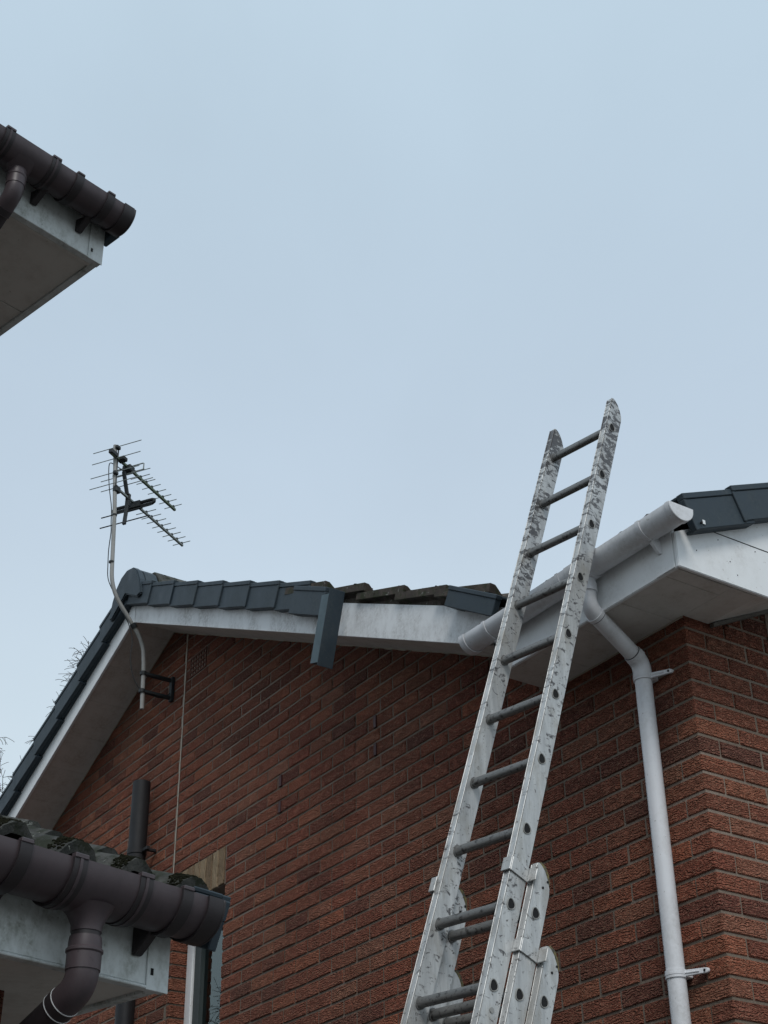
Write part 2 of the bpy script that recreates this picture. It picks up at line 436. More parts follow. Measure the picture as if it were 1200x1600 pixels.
mb.box(-8.062, -7.845, YW+.012, YW+.09, zv, zv+.140); 
for i in range(5): mb.box(-8.062, -7.845, YW-.002, YW+.0125, zv+i*.0325, zv+i*.0325+.010)
for i in range(7): mb.box(-8.062+i*.0345, -8.062+i*.0345+.010, YW-.0012, YW+.0124, zv+.0005, zv+.1395)
ab.data = mb.mesh('air_brick', M['terracotta'])
sold = MB(); sold.box(0, .0635, -.004, .1, 0, .215); sme = sold.mesh('soldier_brick', M['buff'], bevel=.003)
for i in range(8):
    put('soldier_brick', sme, wall, loc=(-8.073+i*.0752, YW, WZ1+.008+rnd.uniform(-.002, .002)))
# window ------------------------------------------------------------------
mb = MB(); yo = 4.075
mb.box(WX0, WX0+.075, yo, yo+.07, WZ0, WZ1); mb.box(WX1-.075, WX1, yo, yo+.07, WZ0, WZ1)
mb.box(WX0+.075, WX1-.075, yo+.001, yo+.07, WZ1-.075, WZ1); mb.box(WX0+.075, WX1-.075, yo+.001, yo+.07, WZ0, WZ0+.075)
win = part(mb, 'window', M['white'], house, bevel=.006, seg=2)
mb = MB(); a0, a1, c0, c1 = WX0+.078, WX1-.078, WZ0+.078, WZ1-.078
for q in ((a0, a0+.085, c0, c1), (a1-.085, a1, c0, c1), (a0+.085, a1-.085, c1-.085, c1), (a0+.085, a1-.085, c0, c0+.085)):
    mb.box(q[0], q[1], yo+.012, yo+.06, q[2], q[3])
part(mb, 'sash', M['frame_dark'], win, bevel=.005, seg=2)
mb = MB(); mb.box(a0+.08, a1-.08, yo+.036, yo+.05, c0+.08, c1-.08); part(mb, 'pane', M['glass'], win)
for i in range(22):
    zs_ = 4.42-.052*i
    if zs_ < WZ0+.1: break
    m = MB(); m.prism([(WX0+.02, yo+.085, zs_), (WX0+.02, yo+.10, zs_+.030), (WX0+.02, yo+.102, zs_+.029), (WX0+.02, yo+.087, zs_-.001)], (WX1-WX0-.04, 0, 0))
    part(m, 'blind_slat', M['oldwhite'], win)
m = MB(); m.box(WX0+.005, WX1-.005, yo+.12, yo+.13, WZ0+.01, WZ1-.01); part(m, 'room_shade_panel', M['room_shade_panel'], win)  # panel added behind the pane; its colour stands in for room shade
mb = MB(); mb.box(WX0-.03, WX1+.03, YW-.05, yo+.03, WZ0-.04, WZ0-.002); part(mb, 'sill', M['white'], win, bevel=.004)

# boards and soffits --------------------------------------------------------
BT = .175                          # height of the gable boards
def rake_board(x0, x1, y0, y1, lo, hi):
    m = MB(); n = 1
    m.prism([(x0, y0, rk(x0)+lo), (x1, y0, rk(x1)+lo), (x1, y0, rk(x1)+hi), (x0, y0, rk(x0)+hi)], (0, y1-y0, 0)); return m
part(rake_board(AX+.045, -4.50, YB-.018, YB, -.012, BT), 'bargeboard', M['fascia'], house, bevel=.002, label='stained white board under the stripped verge')
part(rake_board(-12.6, AX-.045, YB-.018, YB, -.012, BT), 'bargeboard', M['white'], house, bevel=.002, label='white board on the far slope of the gable')
mb = MB(); xs = (AX-.0445, AX, AX+.0445)
mb.prism([(x, YB-.022, rk(x)-.016) for x in xs]+[(x, YB-.022, rk(x)+BT+.002) for x in xs[::-1]], (0, .022, 0))
part(mb, 'apex_cover', M['white'], house, bevel=.0015)
for (a, b) in ((AX, -4.565), (-12.6, AX)):
    x = a
    while x < b-.01:
        e = min(x+.30, b); m = MB()
        m.prism([(x, YB+.001, rk(x)+.0), (e-.0025, YB+.001, rk(e-.0025)), (e-.0025, YB+.001, rk(e-.0025)+.01), (x, YB+.001, rk(x)+.01)], (0, YW-YB-.004, 0))
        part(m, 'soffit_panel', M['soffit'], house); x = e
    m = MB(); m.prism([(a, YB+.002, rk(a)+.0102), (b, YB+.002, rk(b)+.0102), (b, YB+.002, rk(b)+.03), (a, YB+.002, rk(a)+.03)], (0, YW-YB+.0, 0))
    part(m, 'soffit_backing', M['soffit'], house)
    m = MB(); 
    n_ = int((b-a)/.06)
    for i in range(n_):
        x0, x1 = a+(b-a)*i/n_, a+(b-a)*(i+1)/n_; t = .005+rnd.uniform(-.0015, .003)
        m.prism([(x0, YW-.006, rk(x0)-t), (x1, YW-.006, rk(x1)-t), (x1, YW-.006, rk(x1)-.0005), (x0, YW-.006, rk(x0)-.0005)], (0, .005, 0))
    part(m, 'sealant_bead', M['joint'], house)
# eaves box along the right part of the long wall
XE0, XE1 = -4.565, -3.476
x = XE0
while x < XE1-.02:
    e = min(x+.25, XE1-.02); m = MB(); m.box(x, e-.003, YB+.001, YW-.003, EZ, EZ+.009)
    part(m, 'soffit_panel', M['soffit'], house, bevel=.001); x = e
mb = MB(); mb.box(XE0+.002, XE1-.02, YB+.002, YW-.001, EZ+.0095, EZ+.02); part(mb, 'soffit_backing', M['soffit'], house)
mb = MB(); mb.box(XE0, XC, YW-.007, YW-.002, EZ-.006, EZ-.0005); part(mb, 'sealant_bead', M['joint'], house)
mb = MB(); mb.box(XE0-.012, XE0-.0005, YB+.001, YW-.003, EZ, EZ+.28); part(mb, 'box_end', M['soffit'], house)
mb = MB(); mb.box(XE0-.012, XE1-.005, YB-.018, YB, EZ-.012, EZ+.20); part(mb, 'fascia_board', M['white'], house, bevel=.003, seg=2, label='white fascia behind the white gutter')
mb = MB(); mb.box(XE1-.105, XE1-.0045, YB-.0215, YB-.0185, EZ-.010, EZ+.198); part(mb, 'corner_trim', M['white'], house, bevel=.001)
# side wall gable: box, board and soffit
for i, (y0, y1) in enumerate(((YW-.002, YW+.13),)):
    m = MB(); m.box(XC+.003, XE1-.02, y0, y1, EZ, EZ+.009); part(m, 'soffit_panel', M['soffit'], house, bevel=.001)
def rs(y): return EZ+.47*max(0, y-4.12)
YR = 10.6
mb = MB(); mb.prism([(XE1-.0045, YB-.018, EZ-.012), (XE1-.0045, 4.20, EZ-.010), (XE1-.0045, 7.5, rs(7.5)-.012), (XE1-.0045, 7.5, rs(7.5)+.33), (XE1-.0045, YB-.018, EZ+.135)], (.018, 0, 0))
part(mb, 'bargeboard', M['white'], house, bevel=.003, seg=2, label='clean white box end and board on the side gable')
mb = MB(); mb.prism([(XE1+.0136, 3.87, EZ+.197), (XE1+.0136, 5.0, EZ+.205), (XE1+.0136, 5.0, EZ+.2085), (XE1+.0136, 3.87, EZ+.2005)], (.0012, 0, 0)); part(mb, 'board_joint', M['rubber'], house)
for (yy, zz) in ((3.755, .145), (3.775, .085), (3.90, .17), (3.95, .09), (3.98, .04), (4.10, .18)):
    m = MB(); m.tube([(XE1+.013, yy, EZ+zz), (XE1+.0152, yy, EZ+zz)], .0022, 8); part(m, 'nail_head', M['rubber'], house)
y = YW+.1305
while y < 7.4:
    e = min(y+.30, 7.4); m = MB(); z0_, z1_ = rs(y), rs(e-.003)
    m.prism([(XC+.003, y, z0_), (XC+.003, e-.003, z1_), (XC+.003, e-.003, z1_+.009), (XC+.003, y, z0_+.009)], (XE1-.02-XC-.003, 0, 0))
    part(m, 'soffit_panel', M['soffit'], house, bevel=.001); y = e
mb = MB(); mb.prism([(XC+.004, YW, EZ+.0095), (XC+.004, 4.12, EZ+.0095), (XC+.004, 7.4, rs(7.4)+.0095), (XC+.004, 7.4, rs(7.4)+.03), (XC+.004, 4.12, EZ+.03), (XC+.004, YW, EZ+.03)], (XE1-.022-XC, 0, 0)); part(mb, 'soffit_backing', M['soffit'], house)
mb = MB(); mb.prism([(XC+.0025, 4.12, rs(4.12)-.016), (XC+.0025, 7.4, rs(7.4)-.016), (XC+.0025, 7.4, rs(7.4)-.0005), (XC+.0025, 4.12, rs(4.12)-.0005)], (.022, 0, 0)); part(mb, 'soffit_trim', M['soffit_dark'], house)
mb = MB(); mb.box(XC-.001, XC+.0035, 4.452, 4.60, 0, 4.89); part(mb, 'render_strip', M['mortar'], house, bevel=.001)

# roof slabs (underlay and battens) -----------------------------------------
UT = .185
mb = MB()
for x0, x1 in ((AX, -3.9), (-12.7, AX)):
    mb.prism([(x0, YB+.0, rk(x0)+UT-.01), (x1, YB+.0, rk(x1)+UT-.01), (x1, YB+.0, rk(x1)+UT+.03), (x0, YB+.0, rk(x0)+UT+.03)], (0, 6.2, 0))
def rb(y): return EZ+.205+.4706*(y-3.60)       # top of the slab of the right-hand roof
xv = AX+(AZ+UT-rb(7.3))/SR                       # valley with the gable roof
mb.prism([(-4.56, 3.62, rb(3.62)-.03), (-3.47, 3.62, rb(3.62)-.03), (-3.47, 7.3, rb(7.3)-.03), (xv, 7.3, rb(7.3)-.03)], (0, 0, .03))
mb.prism([(xv, 7.3, rb(7.3)-.03), (-3.47, 7.3, rb(7.3)-.03), (-3.47, 11, rb(3.6)-.03), (xv, 11, rb(3.6)-.03)], (0, 0, .03))
roof = part(mb, 'roof', M['tile'], house)

# roll-profiled concrete tiles
def tile_mesh(name, mat, wid, length, rolls, h, th=.014, seed=0, ns=12, shift=0.0):
    """x across, y up the slope, z out of the roof"""
    rr = random.Random(seed); m = MB(); prof = []
    for i in range(ns+1):
        u = i/ns; ph = (u*rolls+shift) % 1.0 if (u < 1 or shift) else 1.0
        d = abs(ph-.5)/.5; zz = h*(max(0, math.cos(min(1, d*1.35)*math.pi/2)))**.8
        prof.append((u*wid, zz))
    vs = []
    for y, lift in ((0, 0), (length, -.012)):
        for x, z in prof: vs.append((x+rr.uniform(-.002, .002), y+rr.uniform(-.003, .003)*(y == 0), z+lift+rr.uniform(-.002, .002)))
        for x, z in prof: vs.append((x, y, z+lift-th-(.004 if y == 0 else 0)))
    n = ns+1; fs = []
    for i in range(ns):
        fs += [(i, i+1, 2*n+i+1, 2*n+i), (n+i+1, n+i, 3*n+i, 3*n+i+1), (i+1, i, n+i, n+i+1), (2*n+i, 2*n+i+1, 3*n+i+1, 3*n+i)]
    fs += [(0, 2*n, 3*n, n), (ns, n+ns, 3*n+ns, 2*n+ns)]
    m.add(vs, fs); return m.mesh(name, mat, smooth=True)
def frame(o, ax, ay, az):
    m = Matrix.Identity(4)
    for i in range(3): m[i][0] = ax[i]; m[i][1] = ay[i]; m[i][2] = az[i]; m[i][3] = o[i]
    return m
tiles = [tile_mesh('roof_tile', M['tile'], .30, .42, 2, .030, seed=s) for s in range(3)]
etiles = [tile_mesh('roof_tile', M['tile'], .30, .43, 2, .040, th=.036, seed=40+s, shift=.45) for s in range(3)]
cR = math.cos(math.atan(SR)); sR = math.sin(math.atan(SR)); G = .33
# right-hand slope of the gable: two columns of tiles next to the verge (slope runs down towards +x)
upR = V((-cR, 0, sR)); nR = V((sR, 0, cR))
tilt = R(2.6)
for k in range(0, 12):
    x = AX+.16+G*(k+1)
    if x > -4.3: break
    for c in range(2):
        bare = (-5.9 < x < -4.75)
        o_ = V((x+(rnd.uniform(-.02, .03) if bare else 0), YB-.055+.30*c+(rnd.uniform(-.03, .02) if bare and c == 0 else 0), rk(x)+UT+.055+(rnd.uniform(-.004, .012) if bare else 0)))
        tilt = R(4.2) if bare and c == 0 else R(2.6)
        up = (upR*math.cos(tilt)+nR*math.sin(-tilt)).normalized(); nn = (nR*math.cos(tilt)+upR*math.sin(tilt)).normalized()
        # across axis must run +y : up x n
        put('roof_tile', (etiles if c == 0 else tiles)[(k+c) % 3], roof, mat4=frame(o_, Y_, up, nn))
tilt = R(2.6)
cL = math.cos(math.atan(SL)); sL = math.sin(math.atan(SL))
upL = V((cL, 0, sL)); nL = V((-sL, 0, cL))
for k in range(0, 12):
    x = AX-.16-.33*(k+1)
    o_ = V((x, YB-.05+.30, rk(x)+UT+.05)); up = (upL*math.cos(tilt)-nL*math.sin(tilt)).normalized(); nn = (nL*math.cos(tilt)+upL*math.sin(tilt)).normalized()
    put('roof_tile', tiles[k % 3], roof, mat4=frame(o_, -Y_, up, nn))
# eaves and verge tiles of the right-hand roof (slope runs down towards -y)
upB = V((0, cR, sR)); nB = V((0, -sR, cR))
for c in range(4):
    for k in range(2):
        yy = 3.60+G*cR*k
        o_ = V((-3.46-.30*(c+1), yy+.02, rb(yy)-.008)); up = (upB*math.cos(tilt)-nB*math.sin(tilt)).normalized(); nn = (nB*math.cos(tilt)+upB*math.sin(tilt)).normalized()
        put('roof_tile', tiles[(k+c) % 3], roof, mat4=frame(o_, X_, up, nn))

# dry verge caps --------------------------------------------------------------
def cap_mesh(length=.37, h=.150, lower_first=True):
    """x up the slope from the lower end, y outwards, z out of the roof (top of face at z=0)"""
    m = MB()
    m.box(0, length, 0, .030, -h, -.0245)                     # side face
    m.box(-.004, length, .0005, .0345, -.024, 0)              # raised top lip
    m.box(-.003, length, -.085, -.0005, -.012, -.001)         # flange over the tile
    m.box(.004, length, -.0295, -.0005, -h, -h+.012)          # bottom return
    m.box(-.006, .012, .0008, .0325, -h-.004, -.0248)         # end rib
    return m.mesh('verge_cap', M['cap'], bevel=.0025, seg=1)
capm = cap_mesh()
tc_ = R(2.4)
def put_cap(o_, up, n, out, name='verge_cap', parent=None, tl=tc_, mesh=None):
    a = (up*math.cos(tl)-n*math.sin(tl)-out*.022).normalized(); b = (n-a*n.dot(a)).normalized(); out = out-a*out.dot(a); out = (out-b*out.dot(b)).normalized()
    return put(name, mesh or capm, parent or house, mat4=frame(o_, a, out, b))
TOP = .285
for k in range(7):
    x = AX+.395+.326*k
    put_cap(V((x, YB-.046, rk(x)+TOP+.002)), upR, nR, -Y_)
# last short cap before the stripped part, dropped a little
put_cap(V((-5.80, YB-.060, rk(-5.80)+.245)), upR, nR, -Y_, tl=R(-1))
mb = MB(); mb.box(-5.845, -5.80, YB-.075, YB-.02, 5.50, 5.62); part(mb, 'tile_clip', M['cap'], house, bevel=.003)
for k in range(11):
    x = AX-.40-.335*k
    put_cap(V((x, YB-.046, rk(x)+TOP+.012)), upL, nL, -Y_)
for k in range(9):
    y = 3.675+.275*k
    put_cap(V((XE1+.040, y, rs(4.12)+.285+.4706*(y-3.70))), upB, nB, X_, mesh=capm)
m = MB(); m.tube([(XE1+.0725, 3.755, 4.868), (XE1+.079, 3.755, 4.868)], .0045, 8); part(m, 'fixing_screw', M['rubber'], house)
m = MB(); m.box(XE1+.0725, XE1+.0742, 3.765, 3.778, 4.868, 4.886); part(m, 'fixing_mark', M['white'], house)
# ridge end cap and ridge tiles
mb = MB(); rz = AZ+.195
prof = [(-.235, -.125), (-.20, .0), (-.15, .085), (-.085, .135), (0, .155), (.085, .135), (.15, .085), (.20, .0), (.235, -.125), (.19, -.135), (0, -.03), (-.19, -.135)]
mb.prism([(AX+.02+x, 3.595, rz+z) for x, z in prof], (0, .05, 0))
part(mb, 'ridge_end_cap', M['cap'], house, bevel=.008, seg=2)
mb = MB(); mb.prism([(AX+.02+x*.97, 3.646, rz+z*.97) for x, z in prof], (0, .10, 0)); part(mb, 'ridge_cap_hood', M['cap'], house, bevel=.006, seg=2)
for k in range(12):
    y = 3.75+.43*k; m = MB(); m.strip([(x*1.0, z*1.02+.004+rnd.uniform(-.006, .006)) for x, z in prof], (AX+.02, y, rz), X_, Z_, Y_, .424, True)
    part(m, 'ridge_tile', M['garage_tile'], roof, bevel=.006)

# white gutter ------------------------------------------------------------------
def half_round(mbx, c0, d, length, outw, r, th=.004, n=18, lipz=0.0, deep=1.0):
    prof = []
    for i in range(n+1):
        t = math.pi*i/n; prof.append((math.cos(t)*r, -math.sin(t)*r*deep))
    inner = [(x*(1-th/r), z*(1-th/r)+.0) for x, z in prof]
    pts = [(r, .006)]+prof+[(-r, .006), (-r+.006, .006)]+inner[::-1]+[(r-.006, .006)]
    mbx.strip(pts, c0, outw, Z_, d, length, True)
GY, GZ, GR = 3.622, 4.878, .057
out = -Y_
mb = MB(); half_round(mb, V((-4.665, GY, GZ)), X_, 1.29, out, GR)
gut = part(mb, 'gutter', M['gutter'], house, smooth=True, label='white half round gutter')
def end_cap(x0, x1, name, mat, parent, cy, cz, r, d=X_, o2=None, base=None):
    m = MB(); o2 = o2 or out
    pts = [o2*math.cos(math.pi*i/18)*r - Z_*math.sin(math.pi*i/18)*r for i in range(19)]
    pts = [o2*r+Z_*.006]+pts+[-o2*r+Z_*.006]
    b0 = base+d*x0
    m.prism([b0+p for p in pts], d*(x1-x0)); return part(m, name, mat, parent, bevel=.002, smooth=True)
gb = V((0, GY, GZ))
end_cap(-3.374, -3.366, 'end_cap', M['gutter'], gut, 0, 0, GR+.004, base=gb)
end_cap(-4.675, -4.655, 'end_cap', M['gutter'], gut, 0, 0, GR+.005, base=gb)
def collar(name, x0, x1, r, mat, parent, base, d, o2, th=.004):
    m = MB(); half_round(m, base+d*x0, d, x1-x0, o2, r, th=th); return part(m, name, mat, parent, smooth=True)
collar('end_rim', -3.392, -3.374, GR+.004, M['gutter'], gut, gb, X_, out)
collar('end_rim', -4.655, -4.640, GR+.005, M['gutter'], gut, gb, X_, out)
for x in (-4.505, -4.02, -3.545):
    b = collar('gutter_bracket', x-.009, x+.009, GR+.0045, M['gutter'], gut, gb, X_, out)
    m = MB(); m.prism([(x-.008, GY+.03, GZ-.050), (x-.008, YB-.019, GZ-.045), (x-.008, YB-.019, GZ-.105), (x-.008, YB-.03, GZ-.105), (x-.008, GY+.0, GZ-.064)], (.016, 0, 0))
    part(m, 'bracket_arm', M['gutter'], gut, bevel=.002)
# outlet and swan neck
DX = -3.968; OX = -3.912
b = collar('outlet_union', OX-.06, OX+.05, GR+.005, M['gutter'], gut, gb, X_, out)
PY = 3.925
p1 = V((OX, GY, GZ-.045)); p2 = V((OX, GY, 4.70)); p3 = V((DX, PY, 4.565)); p4 = V((DX, PY, 4.485))
def bend(a, b, c, r, n=8):
    d1 = (a-b).normalized(); d2 = (c-b).normalized(); s0 = b+d1*r; s1 = b+d2*r; o = []
    for i in range(n+1):
        t = i/n; o.append(s0*(1-t)**2+b*2*t*(1-t)+s1*t*t)
    return o
dp_path_a = [p1]+bend(p1, p2, p3, .045)
mb = MB(); mb.tube([p1, V((OX, GY, 4.80))], [.037, .037], 20); mb.tube([V((OX, GY, 4.80)), V((OX, GY, 4.765))], [.040, .040], 20)
mb.tube([V((OX, GY, 4.77))]+bend(p1, p2, p3, .05)+[], .034, 20)
dp = part(mb, 'downpipe', M['gutter'], house, smooth=True, label='white round downpipe with a swan neck')
dd = (p3-p2).normalized(); e1 = p2+dd*.05
mb = MB(); mb.tube([e1-dd*.002, p3-dd*.045], .0335, 20); part(mb, 'offset_pipe', M['gutter'], dp, smooth=True)
mb = MB(); mb.tube([e1-dd*.012, e1+dd*.004], .0372, 20); mb.tube([e1+dd*.004, e1+dd*.0065], .0345, 20); part(mb, 'socket_rim', M['gutter'], dp, smooth=True)
mb = MB(); mb.tube([e1+dd*.0045, e1+dd*.0075], .0352, 20); part(mb, 'seal_ring', M['rubber'], dp, smooth=True)
mb = MB(); q0 = p3-dd*.060; mb.tube([q0]+[p3-dd*.05]+bend(p2, p3, p4, .045)[1:]+[p4+Z_*.02], .0375, 20); part(mb, 'elbow', M['gutter'], dp, smooth=True)
mb = MB(); mb.tube([q0-dd*.003, q0+dd*.001], .0352, 20); part(mb, 'seal_ring', M['rubber'], dp, smooth=True)
mb = MB(); mb.tube([q0+dd*.015, q0+dd*.020], .0392, 20); mb.tube([q0+dd*.028, q0+dd*.033], .0392, 20); part(mb, 'socket_rim', M['gutter'], dp, smooth=True)
mb = MB(); mb.tube([p4+Z_*.02, V((DX, PY, .1))], .034, 24); part(mb, 'lower_pipe', M['gutter'], dp, smooth=True)
for zc in (4.500, 3.345, 1.7):
    m = MB(); m.tube([V((DX, PY, zc-.014)), V((DX, PY, zc+.014))], .0385, 24); m.tube([V((DX, PY, zc-.004)), V((DX, PY, zc+.004))], .0398, 24)
    cl = part(m, 'pipe_clip', M['gutter'], dp, smooth=True)
    m = MB()
    pr_ = [(.036, -.011), (.105, -.009)]+[(.105+.010*math.sin(math.pi*i/6), -.009*math.cos(math.pi*i/6)) for i in range(1, 6)]+[(.105, .009), (.036, .011)]
    m.prism([(DX+x, PY-.012+x*.5, zc+z) for x, z in pr_], (0, .012, 0)); m.box(DX-.03, DX+.03, PY+.03, YW-.001, zc-.01, zc+.01)
    m.tube([V((DX+.036, PY+.006, zc)), V((DX+.085, PY+.030, zc))], .004, 8)
    part(m, 'clip_lug', M['gutter'], dp, bevel=.0015)
    m = MB(); m.tube([V((DX+.103, PY+.0385, zc)), V((DX+.103, PY+.036, zc))], .0048, 10); part(m, 'screw', M['rubber'], dp)
# black soil pipe on the long wall ------------------------------------------------
SX, SY = -8.478, 3.893
mb = MB(); mb.tube([(SX, SY, .1), (SX, SY, 5.58)], .056, 28); 
mb2 = MB(); mb2.tube([(SX, SY, 5.5785), (SX, SY, 5.5795)], .050, 24)
sp = part(mb, 'soil_pipe', M['black'], house, smooth=True)
mb = MB(); mb.tube([(SX, SY, 5.105), (SX, SY, 5.135)], .0605, 28); mb.tube([(SX, SY, 3.0), (SX, SY, 3.03)], .0605, 28)
part(mb, 'clip', M['black'], sp, smooth=True)
mb = MB(); mb.box(SX+.05, SX+.125, SY+.005, SY+.03, 5.108, 5.132); mb.box(SX+.08, SX+.10, SY+.03, YW, 5.11, 5.13); part(mb, 'clip_lug', M['black'], sp, bevel=.004)

# ================================================================== loose verge pieces
lv = thing('loose_verge_strip', 'loose dark grey verge strip hanging down across the white gable board', 'roof trim', (-5.85, YB-.1, 5.7))
ax = V((-math.sin(R(17)), 0, -math.cos(R(17)))); ay = V((math.cos(R(17)), 0, -math.sin(R(17))))   # ax: hanging direction (square to the rake); ay: down the slope
o0 = V((-5.70, YB-.155, 5.715))
mb = MB(); mb.obox(o0, ax, ay, Y_, (.15, 0, 0), (.50, .070, .004)); part(mb, 'front_flange', M['cap_pale'], lv, bevel=.001, label='paler front flange of the hanging strip')
mb = MB(); mb.obox(o0, ax, ay, Y_, (.12, .0700, .0), (.515, .0740, .088)); part(mb, 'side_face', M['cap'], lv, bevel=.001)
mb = MB(); mb.obox(o0, ax, ay, Y_, (.485, .004, .0045), (.499, .069, .030)); part(mb, 'end_return', M['cap'], lv, bevel=.001)
lc = thing('fallen_verge_cap', 'crooked dark grey verge cap lying loose beside the left end of the white gutter', 'roof trim', (-4.7, YB-.05, 5.0))
t = R(31); a = V((-math.cos(t), -.05, math.sin(t))).normalized(); b = a.cross(-Y_).normalized(); b = b if b.z > 0 else -b
big = MB(); big.box(0, .37, 0, .030, -.095, -.0205); big.box(-.004, .37, .0005, .0345, -.020, 0); big.box(-.003, .37, -.085, -.0005, -.012, -.001)
put('cap_body', big.mesh('cap_body', M['cap'], bevel=.0025), lc, mat4=frame(V((-4.455, YB-.05, 5.005)), a, -Y_, b))
lip = MB(); lip.box(.30, .37, -.06, -.001, -.095, -.086)
put('bottom_lip', lip.mesh('bottom_lip', M['cap'], bevel=.002), lc, mat4=frame(V((-4.455, YB-.05, 5.005)), a, -Y_, b))
# broken slip of tile and mortar lying on the bare board
bt = thing('broken_tile_piece', 'small brown broken tile piece lying on top of the bare white gable board', 'tile', (-5.35, YB, rk(-5.35)+.18))
mb = MB(); t = math.atan(.30); a = V((math.cos(t), .1, -math.sin(t))).normalized()
mb.obox(V((-5.42, YB-.012, rk(-5.42)+.208)), a, Y_, a.cross(Y_).normalized(), (0, 0, -.006), (.22, .08, .018)); part(mb, 'slip', M['tile'], bt, bevel=.004)
# ================================================================== TV aerial
ae = thing('television_aerial', 'twin television aerial on a cranked grey mast bracketed to the gable wall', 'aerial', (-8.287, 3.75, 5.98))
MX = -8.287
mp = [V((MX, 3.768, 5.985)), V((MX, 3.757, 6.30))]
mp += bend(V((MX, 3.757, 6.2)), V((MX, 3.75, 6.44)), V((MX, 3.52, 6.73)), .10)
mp += bend(V((MX, 3.75, 6.44)), V((MX, 3.485, 6.77)), V((MX, 3.465, 7.2)), .13)
mp += [V((MX, 3.46, 7.35)), V((MX, 3.42, 7.88))]
mb = MB(); mb.tube(mp, .0138, 14); part(mb, 'mast', M['galv'], ae, smooth=True)
mb = MB()
for z in (6.108, 6.232): mb.obox(V((MX, 3.76, z)), Y_, X_, Z_, (-.02, -.014, -.010), (.215, .014, .010))
mb.obox(V((MX, 3.955, 6.17)), X_, Y_, Z_, (-.018, 0, -.085), (.018, .022, .085))
part(mb, 'wall_bracket', M['blackplastic'], ae, bevel=.002)
mb = MB()
for z in (6.108, 6.232): mb.tube([(MX, 3.758, z-.012), (MX, 3.758, z+.012)], .021, 12)
part(mb, 'mast_clamp', M['blackplastic'], ae, smooth=True)
ta = R(31.5); BD = V((-math.sin(ta), math.cos(ta), 0)); BE = V((math.cos(ta), math.sin(ta), 0))
def P(u, e, z): return V((MX, 3.46, 0))+BD*u+BE*e+Z_*z
def rod(name, u, e0, e1, z, r=.003, mat='steel', dz=0):
    m = MB(); m.tube([P(u, e0, z), P(u, e1, z+dz)], r, 6); return part(m, name, M[mat], ae)
# upper aerial
mb = MB(); mb.obox(P(-.10, 0, 7.775), BD, BE, Z_, (0, -.009, -.009), (.83, .009, .009)); part(mb, 'boom', M['boom'], ae, bevel=.002)
ae['note'] = ''; del ae['note']
mb = MB(); mb.obox(P(-.115, 0, 7.785), BD, BE, Z_, (0, -.016, -.017), (.075, .016, .016)); part(mb, 'boom_clamp', M['blackplastic'], ae, bevel=.004)
mb = MB(); mb.obox(P(.0, .0, 7.78), BD, BE, Z_, (-.014, -.016, -.015), (.035, .045, .015)); part(mb, 'boom_clamp', M['blackplastic'], ae, bevel=.004)
for z in (7.858, 7.765, 7.65, 7.562): rod('reflector_rod', -.04, -.195, .195, z)
for z in (7.858, 7.65): 
    mb = MB(); mb.obox(P(-.03, 0, z), BD, BE, Z_, (-.02, -.012, -.012), (.02, .012, .012)); part(mb, 'rod_clip', M['blackplastic'], ae, bevel=.003)
mb = MB(); mb.tube([P(-.02, 0, 7.875), P(-.02, 0, 7.55)], .005, 8); part(mb, 'reflector_spine', M['blackplastic'], ae)
for i in range(8):
    u = .19+.073*i
    rod('director_rod', u, -.079+.001*i, .079-.001*i, 7.786-.011*i*.0+0.004)
    mb = MB(); mb.obox(P(u, 0, 7.786), BD, BE, Z_, (-.008, -.010, -.004), (.008, .010, .010)); part(mb, 'rod_clip', M['blackplastic'], ae)
mb = MB(); u = .115; z = 7.765; lp = []
for e0, z0 in ((-.03, z), (-.115, z)): lp.append(P(u, e0, z0))
mb.tube([P(u, -.03, z+.018), P(u, -.118, z+.018), P(u, -.124, z+.014), P(u, -.124, z-.030), P(u, -.118, z-.034), P(u, .118, z-.034), P(u, .124, z-.030), P(u, .124, z+.014), P(u, .118, z+.018), P(u, .03, z+.018)], .0045, 8)
part(mb, 'folded_dipole', M['steel'], ae, smooth=True)
mb = MB(); mb.obox(P(.115, 0, 7.763), BD, BE, Z_, (-.032, -.034, -.026), (.032, .034, .024)); part(mb, 'dipole_box', M['blackplastic'], ae, bevel=.006)
# lower aerial
mb = MB(); mb.obox(P(.0, 0, 7.545), BD, BE, Z_, (0, -.008, -.008), (.86, .008, .008)); 
lowb = part(mb, 'boom', M['steel'], ae, bevel=.002)
mb = MB(); mb.obox(P(-.02, 0, 7.53), BD, BE, Z_, (-.006, -.018, -.022), (.045, .018, .026)); part(mb, 'boom_clamp', M['blackplastic'], ae, bevel=.005)
mb = MB()
for s_ in (1, -1):
    mb.obox(P(.14, 0, 7.525), BD, BE, Z_, (-.012, -.016, 0 if s_ > 0 else -.05), (.012, .016, .05 if s_ > 0 else 0))
    a = (Z_*s_*.86-BD*.35).normalized() if s_ > 0 else (Z_*s_*.97-BD*.1).normalized(); bb = BE
    mb.obox(P(.14, 0, 7.525), a, bb, a.cross(bb).normalized(), (.04, -.013, -.009), (.205, .013, .009))
part(mb, 'reflector_frame', M['blackplastic'], ae, bevel=.003)
for (u, z, e) in ((.085, 7.70, .20), (.11, 7.635, .21), (.13, 7.43, .20), (.125, 7.345, .20)): rod('reflector_rod', u, -e, e, z, .0042 if z < 7.5 else .003, 'steel' if z > 7.5 else 'blackplastic')
mb = MB(); u = .215
pts = [P(u, -.155, 7.535), P(u, .15, 7.535), P(u, .165, 7.53), P(u, .165, 7.515), P(u, .15, 7.505), P(u, -.155, 7.505), P(u, -.165, 7.515), P(u, -.165, 7.528)]
